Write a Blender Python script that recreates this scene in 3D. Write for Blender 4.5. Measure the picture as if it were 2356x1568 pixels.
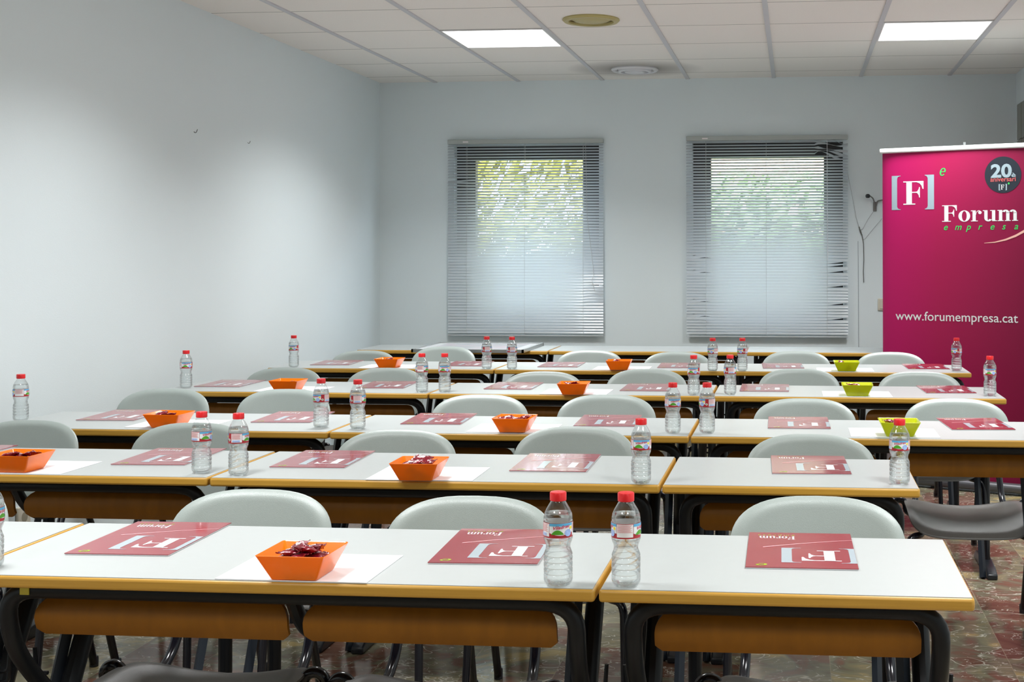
import bpy, math, random
from mathutils import Vector, Matrix
random.seed(7)
sc = bpy.context.scene
for o in list(bpy.data.objects):
    bpy.data.objects.remove(o)
PI = math.pi
COL = sc.collection

# ------------------------------------------------------------------ camera
CZ = 1.3429
F_PX, CX, CY = 2986.6, 1542.28, 565.24          # the photograph is an off-centre crop: lens shift
YAW, PITCH, ROLL = 0.0958, 0.0063, -0.0013
fw = Vector((-math.sin(YAW) * math.cos(PITCH), math.cos(YAW) * math.cos(PITCH), math.sin(PITCH)))
rt = fw.cross(Vector((0, 0, 1))).normalized()
up = rt.cross(fw)
r2 = rt * math.cos(ROLL) + up * math.sin(ROLL)
u2 = -rt * math.sin(ROLL) + up * math.cos(ROLL)
cam = bpy.data.objects.new('camera', bpy.data.cameras.new('camera'))
COL.objects.link(cam)
cam.matrix_world = Matrix(((r2.x, u2.x, -fw.x, 0), (r2.y, u2.y, -fw.y, 0), (r2.z, u2.z, -fw.z, CZ), (0, 0, 0, 1)))
cam.data.sensor_width = 36
cam.data.lens = 36 * F_PX / 2356
cam.data.shift_x = (1178 - CX) / 2356
cam.data.shift_y = (CY - 784) / 2356
cam.data.clip_start = 0.02
sc.camera = cam

# ------------------------------------------------------------------ world, exposure
world = bpy.data.worlds.new('sky')
sc.world = world
world.use_nodes = True
bg = world.node_tree.nodes['Background']
bg.inputs[0].default_value = (0.76, 0.87, 1.0, 1)
bg.inputs[1].default_value = 21.0
sc.view_settings.view_transform = 'Standard'
sc.view_settings.look = 'None'
sc.view_settings.exposure = 0.0
sc.view_settings.gamma = 1
sc.view_settings.use_curve_mapping = False
LAMP_W = 29.5          # watts of each ceiling lamp
LAMP_SPREAD = 132      # degrees
LAMP_COL = (0.975, 0.99, 1.0)

# ------------------------------------------------------------------ helpers
class MB:
    """collects faces and builds ONE mesh object"""
    def __init__(s):
        s.v = []; s.f = []
    def add(s, vs, fs):
        n = len(s.v); s.v += [tuple(p) for p in vs]
        s.f += [tuple(i + n for i in f) for f in fs]
        return s
    def box(s, x0, x1, y0, y1, z0, z1):
        vs = [(x, y, z) for x in (x0, x1) for y in (y0, y1) for z in (z0, z1)]
        return s.add(vs, [(0, 1, 3, 2), (4, 6, 7, 5), (0, 4, 5, 1), (2, 3, 7, 6), (0, 2, 6, 4), (1, 5, 7, 3)])
    def tube(s, pts, r, n=10, ry=None, upv=(0, 0, 1), caps=True):
        """a round (or oval: r sideways, ry along upv) tube through pts"""
        ry = ry or r
        P = [Vector(p) for p in pts]; rings = []; u = Vector(upv)
        for i, p in enumerate(P):
            t = (P[min(i + 1, len(P) - 1)] - P[max(i - 1, 0)]).normalized()
            side = t.cross(u)
            if side.length < 1e-4:
                side = t.orthogonal()
            side.normalize(); w = side.cross(t).normalized(); u = w
            rings.append([p + side * (r * math.cos(a)) + w * (ry * math.sin(a)) for a in [2 * PI * k / n for k in range(n)]])
        vs = [q for rg in rings for q in rg]; fs = []
        for i in range(len(P) - 1):
            for k in range(n):
                a = i * n + k; b = i * n + (k + 1) % n
                fs.append((a, b, b + n, a + n))
        if caps:
            fs.append(tuple(range(n - 1, -1, -1))); m = (len(P) - 1) * n
            fs.append(tuple(m + k for k in range(n)))
        return s.add(vs, fs)
    def lathe(s, prof, n=32, c=(0, 0, 0), close=True):
        vs = []; fs = []
        for (r, z) in prof:
            vs += [(c[0] + r * math.cos(2 * PI * k / n), c[1] + r * math.sin(2 * PI * k / n), c[2] + z) for k in range(n)]
        for i in range(len(prof) - 1):
            for k in range(n):
                a = i * n + k; b = i * n + (k + 1) % n
                fs.append((a, b, b + n, a + n))
        if close:
            fs.append(tuple(range(n - 1, -1, -1))); m = (len(prof) - 1) * n
            fs.append(tuple(m + k for k in range(n)))
        return s.add(vs, fs)
    def prism(s, poly, fn, d):
        """polygon in 2D, fn(u,v,w) -> 3D, extruded w from 0 to d"""
        n = len(poly)
        vs = [fn(u, v, 0) for u, v in poly] + [fn(u, v, d) for u, v in poly]
        fs = [tuple(range(n - 1, -1, -1)), tuple(range(n, 2 * n))]
        fs += [(i, (i + 1) % n, (i + 1) % n + n, i + n) for i in range(n)]
        return s.add(vs, fs)
    def polys(s, polys, fn):
        for poly in polys:
            s.add([fn(u, v) for u, v in poly], [tuple(range(len(poly)))])
        return s
    def build(s, name, mat, parent=None, sharp=38, bevel=None, smooth=True):
        me = bpy.data.meshes.new(name)
        me.from_pydata(s.v, [], s.f)
        me.validate(); me.update()
        if smooth and sharp:
            me.polygons.foreach_set('use_smooth', [True] * len(me.polygons))
            me.set_sharp_from_angle(angle=math.radians(sharp))
        me.materials.append(mat)
        o = bpy.data.objects.new(name, me); COL.objects.link(o)
        if parent: o.parent = parent
        if bevel:
            b = o.modifiers.new('bevel', 'BEVEL'); b.width = bevel; b.segments = 3; b.limit_method = 'ANGLE'
        return o

def tag(o, label=None, cat=None, group=None, kind=None):
    if label: o['label'] = label
    if cat: o['category'] = cat
    if group: o['group'] = group
    if kind: o['kind'] = kind
    return o
def empty(name, loc=(0, 0, 0), rz=0):
    o = bpy.data.objects.new(name, None); COL.objects.link(o)
    o.location = loc; o.rotation_euler = (0, 0, rz); o.empty_display_size = .05
    return o
def copy_tree(o, parent=None):
    c = o.copy(); COL.objects.link(c); c.parent = parent
    for ch in [x for x in KIDS.get(o.name, [])]:
        copy_tree(ch, c)
    return c
KIDS = {}
def index_kids():
    KIDS.clear()
    for o in COL.objects:
        if o.parent: KIDS.setdefault(o.parent.name, []).append(o)
def arc(c, r, a0, a1, n=8, rb=None):
    rb = rb or r
    return [(c[0] + r * math.cos(a0 + (a1 - a0) * k / n), c[1] + rb * math.sin(a0 + (a1 - a0) * k / n)) for k in range(n + 1)]
def smooth_path(pts, r=.03, n=5):
    """round the corners of a 3D polyline"""
    P = [Vector(p) for p in pts]; out = [P[0]]
    for i in range(1, len(P) - 1):
        a, b, c = P[i - 1], P[i], P[i + 1]
        d1 = min(r, (a - b).length * .49); d2 = min(r, (c - b).length * .49)
        p = b + (a - b).normalized() * d1; q = b + (c - b).normalized() * d2
        for k in range(n + 1):
            t = k / n
            out.append(p * (1 - t) ** 2 + b * 2 * t * (1 - t) + q * t * t)
    out.append(P[-1]); return out

# ------------------------------------------------------------------ materials
def mat(name, col, rough=.5, metal=0, **kw):
    m = bpy.data.materials.new(name); m.use_nodes = True
    b = m.node_tree.nodes['Principled BSDF']
    b.inputs['Base Color'].default_value = (*col, 1)
    b.inputs['Roughness'].default_value = rough
    b.inputs['Metallic'].default_value = metal
    for k, v in kw.items():
        b.inputs[k.replace('_', ' ')].default_value = v
    return m
def nodes(m): return m.node_tree.nodes, m.node_tree.links, m.node_tree.nodes['Principled BSDF']
def noise_variation(m, col1, col2, scale, vec_scale=(1, 1, 1), detail=4, bump=0, bscale=None, distort=0):
    N, L, b = nodes(m)
    tc = N.new('ShaderNodeTexCoord'); mp = N.new('ShaderNodeMapping'); mp.inputs['Scale'].default_value = vec_scale
    L.new(tc.outputs['Object'], mp.inputs['Vector'])
    nz = N.new('ShaderNodeTexNoise'); nz.inputs['Scale'].default_value = scale; nz.inputs['Detail'].default_value = detail
    nz.inputs['Distortion'].default_value = distort
    L.new(mp.outputs['Vector'], nz.inputs['Vector'])
    mx = N.new('ShaderNodeMix'); mx.data_type = 'RGBA'
    mx.inputs['A'].default_value = (*col1, 1); mx.inputs['B'].default_value = (*col2, 1)
    L.new(nz.outputs['Fac'], mx.inputs['Factor']); L.new(mx.outputs['Result'], b.inputs['Base Color'])
    if bump:
        bz = N.new('ShaderNodeTexNoise'); bz.inputs['Scale'].default_value = bscale or scale; bz.inputs['Detail'].default_value = 3
        L.new(tc.outputs['Object'], bz.inputs['Vector'])
        bp = N.new('ShaderNodeBump'); bp.inputs['Strength'].default_value = bump; bp.inputs['Distance'].default_value = .002
        L.new(bz.outputs['Fac'], bp.inputs['Height']); L.new(bp.outputs['Normal'], b.inputs['Normal'])
    return m
M = {}
M['wall'] = noise_variation(mat('painted_wall', (.74, .81, .83), .55), (.725, .80, .82), (.75, .82, .84), 1.3, bump=.15, bscale=180)
M['laminate'] = noise_variation(mat('white_laminate', (.45, .475, .47), .33, Specular_IOR_Level=.5), (.41, .432, .425), (.43, .455, .448), 40)
M['edge'] = noise_variation(mat('beech_edge', (.5, .3, .08), .38), (.40, .205, .022), (.58, .32, .045), 6, (1, 30, 40), 5)
M['veneer'] = noise_variation(mat('beech_veneer', (.3, .15, .03), .45, Specular_IOR_Level=.25), (.165, .060, .003), (.26, .098, .006), 5, (6, 6, .8), 4, distort=.6)
M['black'] = mat('black_painted_steel', (.006, .007, .009), .34, Specular_IOR_Level=.22)
M['gloss_black'] = mat('glossy_black_tube', (.005, .005, .009), .16, Specular_IOR_Level=.45)
M['slate'] = mat('slate_painted_steel', (.018, .023, .032), .4, Specular_IOR_Level=.3)
M['boot'] = mat('black_plastic', (.012, .014, .018), .28)
M['shell'] = noise_variation(mat('grey_plastic_shell', (.33, .36, .33), .30), (.31, .355, .335), (.345, .39, .37), 300, bump=.25, bscale=700)
M['seat'] = noise_variation(mat('shaded_grey_plastic_seat', (.17, .165, .155), .32), (.075, .072, .066), (.10, .096, .09), 300, bump=.25, bscale=700)  # seat plastic darkened, the shade under the desks is put into its colour
M['cover'] = noise_variation(mat('red_glossy_card', (.30, .022, .035), .22, Coat_Weight=.5, Coat_Roughness=.06), (.27, .018, .03), (.33, .028, .042), 8, bump=.5, bscale=7)
M['pages'] = mat('paper_pages', (.78, .79, .82), .5)
M['inkwhite'] = mat('white_print', (.86, .86, .88), .25, Coat_Weight=.5, Coat_Roughness=.08)
M['inkgrey'] = mat('pale_grey_print', (.40, .465, .51), .25, Coat_Weight=.5, Coat_Roughness=.08)
M['inkpink'] = mat('pale_pink_print', (.80, .42, .45), .25, Coat_Weight=.5, Coat_Roughness=.08)
M['inkgreen'] = mat('green_print', (.30, .50, .01), .3)
M['paper'] = mat('white_paper', (.86, .87, .90), .55)
M['red'] = mat('red_cap_plastic', (.66, .008, .012), .28)
M['sweet'] = noise_variation(mat('crimson_foil', (.26, .012, .03), .16, metal=.25, Coat_Weight=.3), (.14, .004, .012), (.30, .012, .03), 60, bump=.5, bscale=160)
M['sweetprint'] = mat('pale_foil_print', (.75, .62, .64), .25, metal=.2)

def translucent_plastic(name, col, tcol, f=.32):
    m = mat(name, col, .22, Coat_Weight=.3); N, L, b = nodes(m)
    tr = N.new('ShaderNodeBsdfTranslucent'); tr.inputs[0].default_value = (*tcol, 1)
    mx = N.new('ShaderNodeMixShader'); mx.inputs[0].default_value = f
    out = N['Material Output']
    L.new(b.outputs[0], mx.inputs[1]); L.new(tr.outputs[0], mx.inputs[2]); L.new(mx.outputs[0], out.inputs[0])
    return m
M['orange'] = translucent_plastic('orange_plastic', (.95, .23, .0), (1, .36, .0))
M['lime'] = translucent_plastic('lime_plastic', (.62, .66, .005), (.7, .75, .02))

def clear_shell(name, gloss=.06, tint=(1, 1, 1)):
    """thin clear plastic: mostly see-through with Fresnel highlights"""
    m = bpy.data.materials.new(name); m.use_nodes = True
    N = m.node_tree.nodes; L = m.node_tree.links
    N.remove(N['Principled BSDF'])
    tr = N.new('ShaderNodeBsdfTransparent'); tr.inputs[0].default_value = (*tint, 1)
    gl = N.new('ShaderNodeBsdfGlossy'); gl.inputs['Roughness'].default_value = .04
    lw = N.new('ShaderNodeLayerWeight'); lw.inputs['Blend'].default_value = .35
    ml = N.new('ShaderNodeMath'); ml.operation = 'MULTIPLY_ADD'; ml.inputs[1].default_value = .55; ml.inputs[2].default_value = gloss
    L.new(lw.outputs['Facing'], ml.inputs[0])
    mx = N.new('ShaderNodeMixShader'); L.new(ml.outputs[0], mx.inputs[0])
    L.new(tr.outputs[0], mx.inputs[1]); L.new(gl.outputs[0], mx.inputs[2]); L.new(mx.outputs[0], N['Material Output'].inputs[0])
    return m
M['clear'] = clear_shell('clear_plastic', .04, (.97, .98, .98))
M['pane'] = clear_shell('window_glass', .04, (.95, .97, .97))
def water_mat():
    m = bpy.data.materials.new('water'); m.use_nodes = True
    N = m.node_tree.nodes; L = m.node_tree.links; N.remove(N['Principled BSDF'])
    rf = N.new('ShaderNodeBsdfRefraction'); rf.inputs['IOR'].default_value = 1.33; rf.inputs['Roughness'].default_value = 0
    rf.inputs['Color'].default_value = (.99, 1, 1, 1)
    tr = N.new('ShaderNodeBsdfTransparent'); tr.inputs[0].default_value = (.98, .99, .99, 1)
    mx = N.new('ShaderNodeMixShader'); mx.inputs[0].default_value = .5
    L.new(tr.outputs[0], mx.inputs[1]); L.new(rf.outputs[0], mx.inputs[2]); L.new(mx.outputs[0], N['Material Output'].inputs[0])
    return m
M['water'] = water_mat()
def emit(name, col, s):
    m = bpy.data.materials.new(name); m.use_nodes = True
    N = m.node_tree.nodes; L = m.node_tree.links; N.remove(N['Principled BSDF'])
    e = N.new('ShaderNodeEmission'); e.inputs[0].default_value = (*col, 1); e.inputs[1].default_value = s
    L.new(e.outputs[0], N['Material Output'].inputs[0]); return m

# marble floor: rotated veins, tile by tile variation, thin joints, polished
TILE = .2935
def marble():
    m = mat('polished_marble_tiles', (.1, .08, .05), .16, Specular_IOR_Level=.42)
    N, L, b = nodes(m)
    def new(t, **k):
        n = N.new(t)
        for a, v in k.items(): setattr(n, a, v)
        return n
    tc = new('ShaderNodeTexCoord'); sep = new('ShaderNodeSeparateXYZ'); L.new(tc.outputs['Object'], sep.inputs[0])
    def math_(op, a, bb=None, c=None):
        n = new('ShaderNodeMath', operation=op)
        for i, x in enumerate((a, bb, c)):
            if x is None: continue
            if isinstance(x, (int, float)): n.inputs[i].default_value = x
            else: L.new(x, n.inputs[i])
        return n.outputs[0]
    xs = math_('DIVIDE', math_('ADD', sep.outputs[0], -.405), TILE); ys = math_('DIVIDE', sep.outputs[1], TILE)
    cell = new('ShaderNodeCombineXYZ'); L.new(math_('FLOOR', xs), cell.inputs[0]); L.new(math_('FLOOR', ys), cell.inputs[1])
    wn = new('ShaderNodeTexWhiteNoise', noise_dimensions='3D'); L.new(cell.outputs[0], wn.inputs['Vector'])
    off = new('ShaderNodeVectorMath', operation='MULTIPLY_ADD')
    L.new(wn.outputs['Color'], off.inputs[0]); off.inputs[1].default_value = (9, 9, 9); L.new(tc.outputs['Object'], off.inputs[2])
    big = new('ShaderNodeTexNoise'); big.inputs['Scale'].default_value = 5.5; big.inputs['Detail'].default_value = 5; big.inputs['Distortion'].default_value = 1.2
    L.new(off.outputs[0], big.inputs['Vector'])
    shifted = math_('ADD', big.outputs['Fac'], math_('MULTIPLY', math_('SUBTRACT', wn.outputs['Value'], .5), .22))
    rmp = new('ShaderNodeValToRGB'); L.new(shifted, rmp.inputs[0])
    e = rmp.color_ramp.elements
    e[0].position = .32; e[0].color = (.17, .082, .055, 1)
    e[1].position = .72; e[1].color = (.46, .36, .16, 1)
    for p, c in ((.42, (.22, .115, .078, 1)), (.475, (.19, .145, .10, 1)), (.53, (.22, .205, .135, 1)), (.62, (.28, .245, .15, 1))):
        k = e.new(p); k.color = c
    # far border of the room is plain olive marble, its seam a pale strip
    far = math_('GREATER_THAN', sep.outputs[1], 7.75)
    # veins
    total = None
    for sc_, dist, w, seed in ((2.2, 1.5, .0065, 0), (5.0, 1.2, .0080, 5), (9.0, 1.0, .0100, 11)):
        o2 = new('ShaderNodeVectorMath', operation='MULTIPLY'); L.new(off.outputs[0], o2.inputs[0]); o2.inputs[1].default_value = (1, 1.6, 1)
        o3 = new('ShaderNodeVectorMath', operation='ADD'); L.new(o2.outputs[0], o3.inputs[0]); o3.inputs[1].default_value = (seed, seed, seed)
        nz = new('ShaderNodeTexNoise'); nz.inputs['Scale'].default_value = sc_; nz.inputs['Detail'].default_value = 2.6; nz.inputs['Distortion'].default_value = dist
        L.new(o3.outputs[0], nz.inputs['Vector'])
        d = math_('ABSOLUTE', math_('SUBTRACT', nz.outputs['Fac'], .5))
        line = math_('SUBTRACT', 1.0, math_('DIVIDE', d, w)); line = math_('MAXIMUM', line, 0)
        mk = new('ShaderNodeTexNoise'); mk.inputs['Scale'].default_value = sc_ * 1.1; L.new(o3.outputs[0], mk.inputs['Vector'])
        gate = math_('MULTIPLY', math_('GREATER_THAN', mk.outputs['Fac'], .49), line)
        total = gate if total is None else math_('MAXIMUM', total, gate)
    mx = new('ShaderNodeMix', data_type='RGBA'); L.new(rmp.outputs[0], mx.inputs['A']); mx.inputs['B'].default_value = (.86, .82, .70, 1)
    L.new(math_('MULTIPLY', total, .85), mx.inputs['Factor'])
    mf = new('ShaderNodeMix', data_type='RGBA'); L.new(mx.outputs['Result'], mf.inputs['A']); mf.inputs['B'].default_value = (.26, .24, .16, 1)
    L.new(math_('MULTIPLY', far, .75), mf.inputs['Factor'])
    fx = math_('ABSOLUTE', math_('SUBTRACT', math_('FRACT', xs), .5)); fy = math_('ABSOLUTE', math_('SUBTRACT', math_('FRACT', ys), .5))
    g = math_('GREATER_THAN', math_('MAXIMUM', fx, fy), .4955)
    strip = math_('LESS_THAN', math_('ABSOLUTE', math_('SUBTRACT', sep.outputs[1], 7.75)), .02)
    g2 = math_('MAXIMUM', math_('MULTIPLY', g, .65), math_('MULTIPLY', strip, .8))
    mg = new('ShaderNodeMix', data_type='RGBA'); L.new(mf.outputs['Result'], mg.inputs['A']); mg.inputs['B'].default_value = (.42, .37, .25, 1)
    L.new(g2, mg.inputs['Factor']); L.new(mg.outputs['Result'], b.inputs['Base Color'])
    return m
M['floor'] = marble()

ROOM_X0, ROOM_X1, ROOM_Y0, ROOM_Y1, ROOM_H = -2.952, 1.503, -2.6, 9.031, 2.569
Y1T, X1T = 8.739, -2.545       # where the ceiling grid runs
VENT = (-1.055, 8.53)
def ceiling_mat():
    m = mat('mineral_fibre_tiles', (.62, .60, .57), .85); N, L, b = nodes(m)
    tc = N.new('ShaderNodeTexCoord'); sep = N.new('ShaderNodeSeparateXYZ'); L.new(tc.outputs['Object'], sep.inputs[0])
    def math_(op, a, bb=None):
        n = N.new('ShaderNodeMath'); n.operation = op
        for i, x in enumerate((a, bb)):
            if x is None: continue
            if isinstance(x, (int, float)): n.inputs[i].default_value = x
            else: L.new(x, n.inputs[i])
        return n.outputs[0]
    ys = math_('DIVIDE', math_('ADD', sep.outputs[1], -Y1T + .3), .6)
    fy = math_('ABSOLUTE', math_('SUBTRACT', math_('FRACT', math_('ADD', ys, 40)), .5))
    line = math_('LESS_THAN', fy, .0055)
    nz = N.new('ShaderNodeTexNoise'); nz.inputs['Scale'].default_value = 160; L.new(tc.outputs['Object'], nz.inputs['Vector'])
    mx = N.new('ShaderNodeMix'); mx.data_type = 'RGBA'; mx.inputs['A'].default_value = (.86, .82, .765, 1); mx.inputs['B'].default_value = (.93, .89, .835, 1)
    L.new(nz.outputs['Fac'], mx.inputs['Factor'])
    # dust blown round the air outlet
    dx = math_('DIVIDE', math_('ADD', sep.outputs[0], -VENT[0]), .46); dy = math_('DIVIDE', math_('ADD', sep.outputs[1], -VENT[1]), .40)
    d = math_('SQRT', math_('ADD', math_('MULTIPLY', dx, dx), math_('MULTIPLY', dy, dy)))
    dust = math_('MULTIPLY', math_('MAXIMUM', math_('SUBTRACT', 1.0, d), 0), 1.15)
    md = N.new('ShaderNodeMix'); md.data_type = 'RGBA'; L.new(mx.outputs['Result'], md.inputs['A']); md.inputs['B'].default_value = (.20, .18, .16, 1); L.new(dust, md.inputs['Factor'])
    ml = N.new('ShaderNodeMix'); ml.data_type = 'RGBA'; L.new(md.outputs['Result'], ml.inputs['A']); ml.inputs['B'].default_value = (.16, .14, .12, 1); L.new(line, ml.inputs['Factor'])
    L.new(ml.outputs['Result'], b.inputs['Base Color']); return m
M['ceiling'] = ceiling_mat()
M['gridbar'] = mat('grey_grid_bar', (.60, .60, .62), .5)

# ------------------------------------------------------------------ the setting
def struct(o): o['kind'] = 'structure'; return o
struct(MB().box(ROOM_X0, ROOM_X1, ROOM_Y0, ROOM_Y1, -.12, 0).build('floor', M['floor'], smooth=False))
ceil = struct(MB().box(ROOM_X0, ROOM_X1, ROOM_Y0, ROOM_Y1, ROOM_H, ROOM_H + .1).build('ceiling', M['ceiling'], smooth=False))
for i in range(-0, 8):
    x = X1T + .6 * i
    if x < ROOM_X1 - .02:
        MB().box(x - .013, x + .013, ROOM_Y0, ROOM_Y1 - .001, ROOM_H - .007, ROOM_H).build('grid_bar', M['gridbar'], ceil, smooth=False)
struct(MB().box(ROOM_X0 - .2, ROOM_X0, ROOM_Y0, ROOM_Y1, 0, ROOM_H).build('wall_left', M['wall'], smooth=False))
struct(MB().box(ROOM_X1, ROOM_X1 + .2, ROOM_Y0, ROOM_Y1, 0, ROOM_H).build('wall_right', M['wall'], smooth=False))
struct(MB().box(ROOM_X0, ROOM_X1, ROOM_Y0 - .2, ROOM_Y0, 0, ROOM_H).build('wall_front', M['wall'], smooth=False))
# back wall with two window openings
OPEN = [(-2.41, -1.371), (-.712, .332)]; OZ0, OZ1 = .84, 2.12
wb = MB(); xs = [ROOM_X0 - .2, OPEN[0][0], OPEN[0][1], OPEN[1][0], OPEN[1][1], ROOM_X1 + .2]
D0, D1 = ROOM_Y1, ROOM_Y1 + .26
for a, c in ((0, 1), (2, 3), (4, 5)):
    wb.box(xs[a], xs[c], D0, D1, 0, ROOM_H)
for a, c in OPEN:
    wb.box(a, c, D0, D1, 0, OZ0); wb.box(a, c, D0, D1, OZ1, ROOM_H)
struct(wb.build('wall_back', M['wall'], smooth=False))
M['darkframe'] = mat('dark_window_frame', (.018, .018, .02), .4)
GL = [(-2.275, -1.500), (-.588, .201)]
for i, ((a, c), (g0, g1)) in enumerate(zip(OPEN, GL)):
    w = empty('window_%d' % (i + 1), ((a + c) / 2, D0 + .10, 0)); struct(w)
    mx_ = (a + c) / 2; y0, y1 = -.02, .05; z0, z1 = OZ0, OZ1
    gz0, gz1 = .96, 2.015
    f = MB().box(a - mx_, g0 - mx_, y0, y1, z0, z1).box(g1 - mx_, c - mx_, y0, y1, z0, z1).box(g0 - mx_, g1 - mx_, y0, y1, gz1, z1).box(g0 - mx_, g1 - mx_, y0, y1, z0, gz0)
    f.build('window_frame', M['darkframe'], w, smooth=False)
    MB().box(g0 - mx_ - .005, g1 - mx_ + .005, .012, .018, gz0 - .005, gz1 + .005).build('pane', M['pane'], w, smooth=False)
# olive tiled strip on the right wall, close to the back corner
M['olivetile'] = mat('olive_glazed_tile', (.13, .12, .07), .15)
tr = MB()
for r in range(9):
    for k in range(4):
        z = 2.345 - .245 * r; yy = 8.92 - .17 * k
        tr.box(ROOM_X1 - .014, ROOM_X1 - .0005, yy - .166, yy, z - .241, z)
struct(tr.build('trim_1', M['olivetile'], bevel=.004))
for nm, x0, x1, y0, y1 in (('baseboard_left', ROOM_X0, ROOM_X0 + .012, ROOM_Y0, ROOM_Y1), ('baseboard_back', ROOM_X0 + .012, ROOM_X1 - .012, ROOM_Y1 - .012, ROOM_Y1), ('baseboard_right', ROOM_X1 - .012, ROOM_X1, ROOM_Y0, ROOM_Y1)):
    struct(MB().box(x0, x1, y0, y1, 0, .075).build(nm, M['floor'], smooth=False))

# outside: ground, a rendered house wall and hedges seen between the slats
M['ground'] = noise_variation(mat('gravel', (.4, .38, .33), .9), (.14, .13, .12), (.2, .19, .17), 20)
M['render'] = noise_variation(mat('peach_render', (.8, .55, .42), .9), (.42, .27, .19), (.46, .30, .21), 6)
M['leafy'] = noise_variation(mat('yellow_green_leaves', (.4, .45, .05), .6), (.34, .28, .015), (.15, .17, .018), 3)
M['leafg'] = noise_variation(mat('green_leaves', (.15, .3, .06), .6), (.09, .15, .05), (.23, .30, .11), 3)
tag(MB().box(-8, 8, D1, 20, -.35, -.25).build('yard_ground', M['ground'], smooth=False), kind='structure')
hw = MB().box(-1.2, 6, 13.2, 13.6, -.25, 4.2).build('house_wall', M['render'], smooth=False)
tag(hw, 'peach rendered house wall outside the right window', 'wall')
def bush(name, x0, x1, y, z0, z1, n, m, label):
    root = empty(name, ((x0 + x1) / 2, y, -.25))
    lv = MB(); w = (x1 - x0) / 2
    for k in range(n):
        px = random.uniform(-w, w); pz = random.uniform(z0, z1) + .25; py = random.gauss(0, .22)
        n_ = Vector((random.uniform(-1, 1), random.uniform(-1.4, .2), random.uniform(-.2, 1))).normalized()
        t = n_.orthogonal().normalized(); b = n_.cross(t); s = random.uniform(.05, .08)
        c = Vector((px, py, pz))
        lv.add([c - t * s, c - b * s * .45, c + t * s, c + b * s * .45], [(0, 1, 2, 3)])
    lv.build('foliage', m, root, smooth=False)
    st = MB()
    for k in range(5):
        xx = -w + 2 * w * (k + .5) / 5
        st.tube([(xx, 0, 0), (xx + .05, .03, .4), (xx - .05, 0, z0 + .35)], .03, 6)
    st.build('stem', mat(name + '_bark', (.1, .07, .04), .9), root)
    tag(root, label, 'bush')
bush('tall_bush', -3.6, -1.0, 11.2, .5, 3.2, 7000, M['leafy'], 'yellow-green tall bush outside the left window')
bush('garden_hedge', -.82, .9, 11.0, .1, 2.02, 5500, M['leafg'], 'green hedge below the peach wall outside the right window')

# ------------------------------------------------------------------ lamps in the ceiling grid
M['diffuser'] = emit('lamp_diffuser', (1, .99, .97), 2.6)
M['lampframe'] = mat('white_lamp_frame', (.8, .8, .8), .4)
lamp_spots = [(0, 1), (0, 5), (1, 1), (1, 5), (2, 1), (2, 5), (3, 1), (3, 5)]
names = {(0, 1): 'lit square ceiling lamp above the left window, second tile row',
         (0, 5): 'lit square ceiling lamp above the roll-up banner'}
for (row, k) in lamp_spots:
    cx = X1T + .6 * k + .3; cy = 7.239 - 2.4 * row
    L_ = empty('ceiling_lamp', (cx, cy, ROOM_H))
    tag(L_, names.get((row, k), 'square ceiling lamp of the %s lamp row from the windows, %s side' % (['first', 'second', 'third', 'fourth'][row], 'left' if k == 1 else 'right')), 'ceiling lamp', 'square ceiling lamps')
    fr = MB()
    for x0, x1, y0, y1 in ((-.286, .286, -.298, -.286), (-.286, .286, .286, .298), (-.286, -.278, -.286, .286), (.278, .286, -.286, .286)):
        fr.box(x0, x1, y0, y1, -.006, -.0005)
    fr.build('frame', M['lampframe'], L_, smooth=False)
    MB().box(-.277, .277, -.285, .285, -.004, -.0005).build('diffuser', M['diffuser'], L_, smooth=False)
    ld = bpy.data.lights.new('lamp_light', 'AREA'); ld.shape = 'SQUARE'; ld.size = .55; ld.energy = LAMP_W; ld.color = LAMP_COL
    ld.spread = math.radians(LAMP_SPREAD)
    lo = bpy.data.objects.new('lamp_light', ld); COL.objects.link(lo); lo.location = (0, 0, -.006); lo.parent = L_
# round fittings
M['brass'] = mat('yellowed_plastic', (.47, .40, .16), .4)
v = empty('ceiling_vent', (-1.058, 6.70, ROOM_H)); tag(v, 'yellowed round ceiling vent between two lamps, nearer than the white one', 'vent')
MB().lathe([(.148, 0), (.150, -.006), (.140, -.016), (.118, -.016), (.116, -.004)], 48, close=False).build('ring', M['brass'], v)
MB().lathe([(.001, -.022), (.03, -.02), (.085, -.012), (.10, -.003)], 48, close=False).build('centre_cone', M['brass'], v)
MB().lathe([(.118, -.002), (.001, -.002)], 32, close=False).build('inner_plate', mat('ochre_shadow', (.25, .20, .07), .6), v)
v = empty('ceiling_vent', (VENT[0], VENT[1], ROOM_H)); tag(v, 'white round air outlet with grey dust marks above the windows', 'vent')
M['ventwhite'] = mat('white_metal', (.72, .72, .74), .35)
MB().lathe([(.155, 0), (.157, -.008), (.145, -.018), (.128, -.014), (.124, -.002)], 48, close=False).build('ring', M['ventwhite'], v)
MB().lathe([(.112, -.004), (.108, -.020), (.092, -.024), (.09, -.006)], 48, close=False).build('middle_ring', M['ventwhite'], v)
MB().lathe([(.072, -.006), (.066, -.026), (.03, -.032), (.001, -.033)], 48, close=False).build('centre_cone', M['ventwhite'], v)
MB().lathe([(.126, -.0015), (.001, -.0015)], 32, close=False).build('inner_plate', mat('dark_vent_inside', (.08, .08, .08), .7), v)

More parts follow.
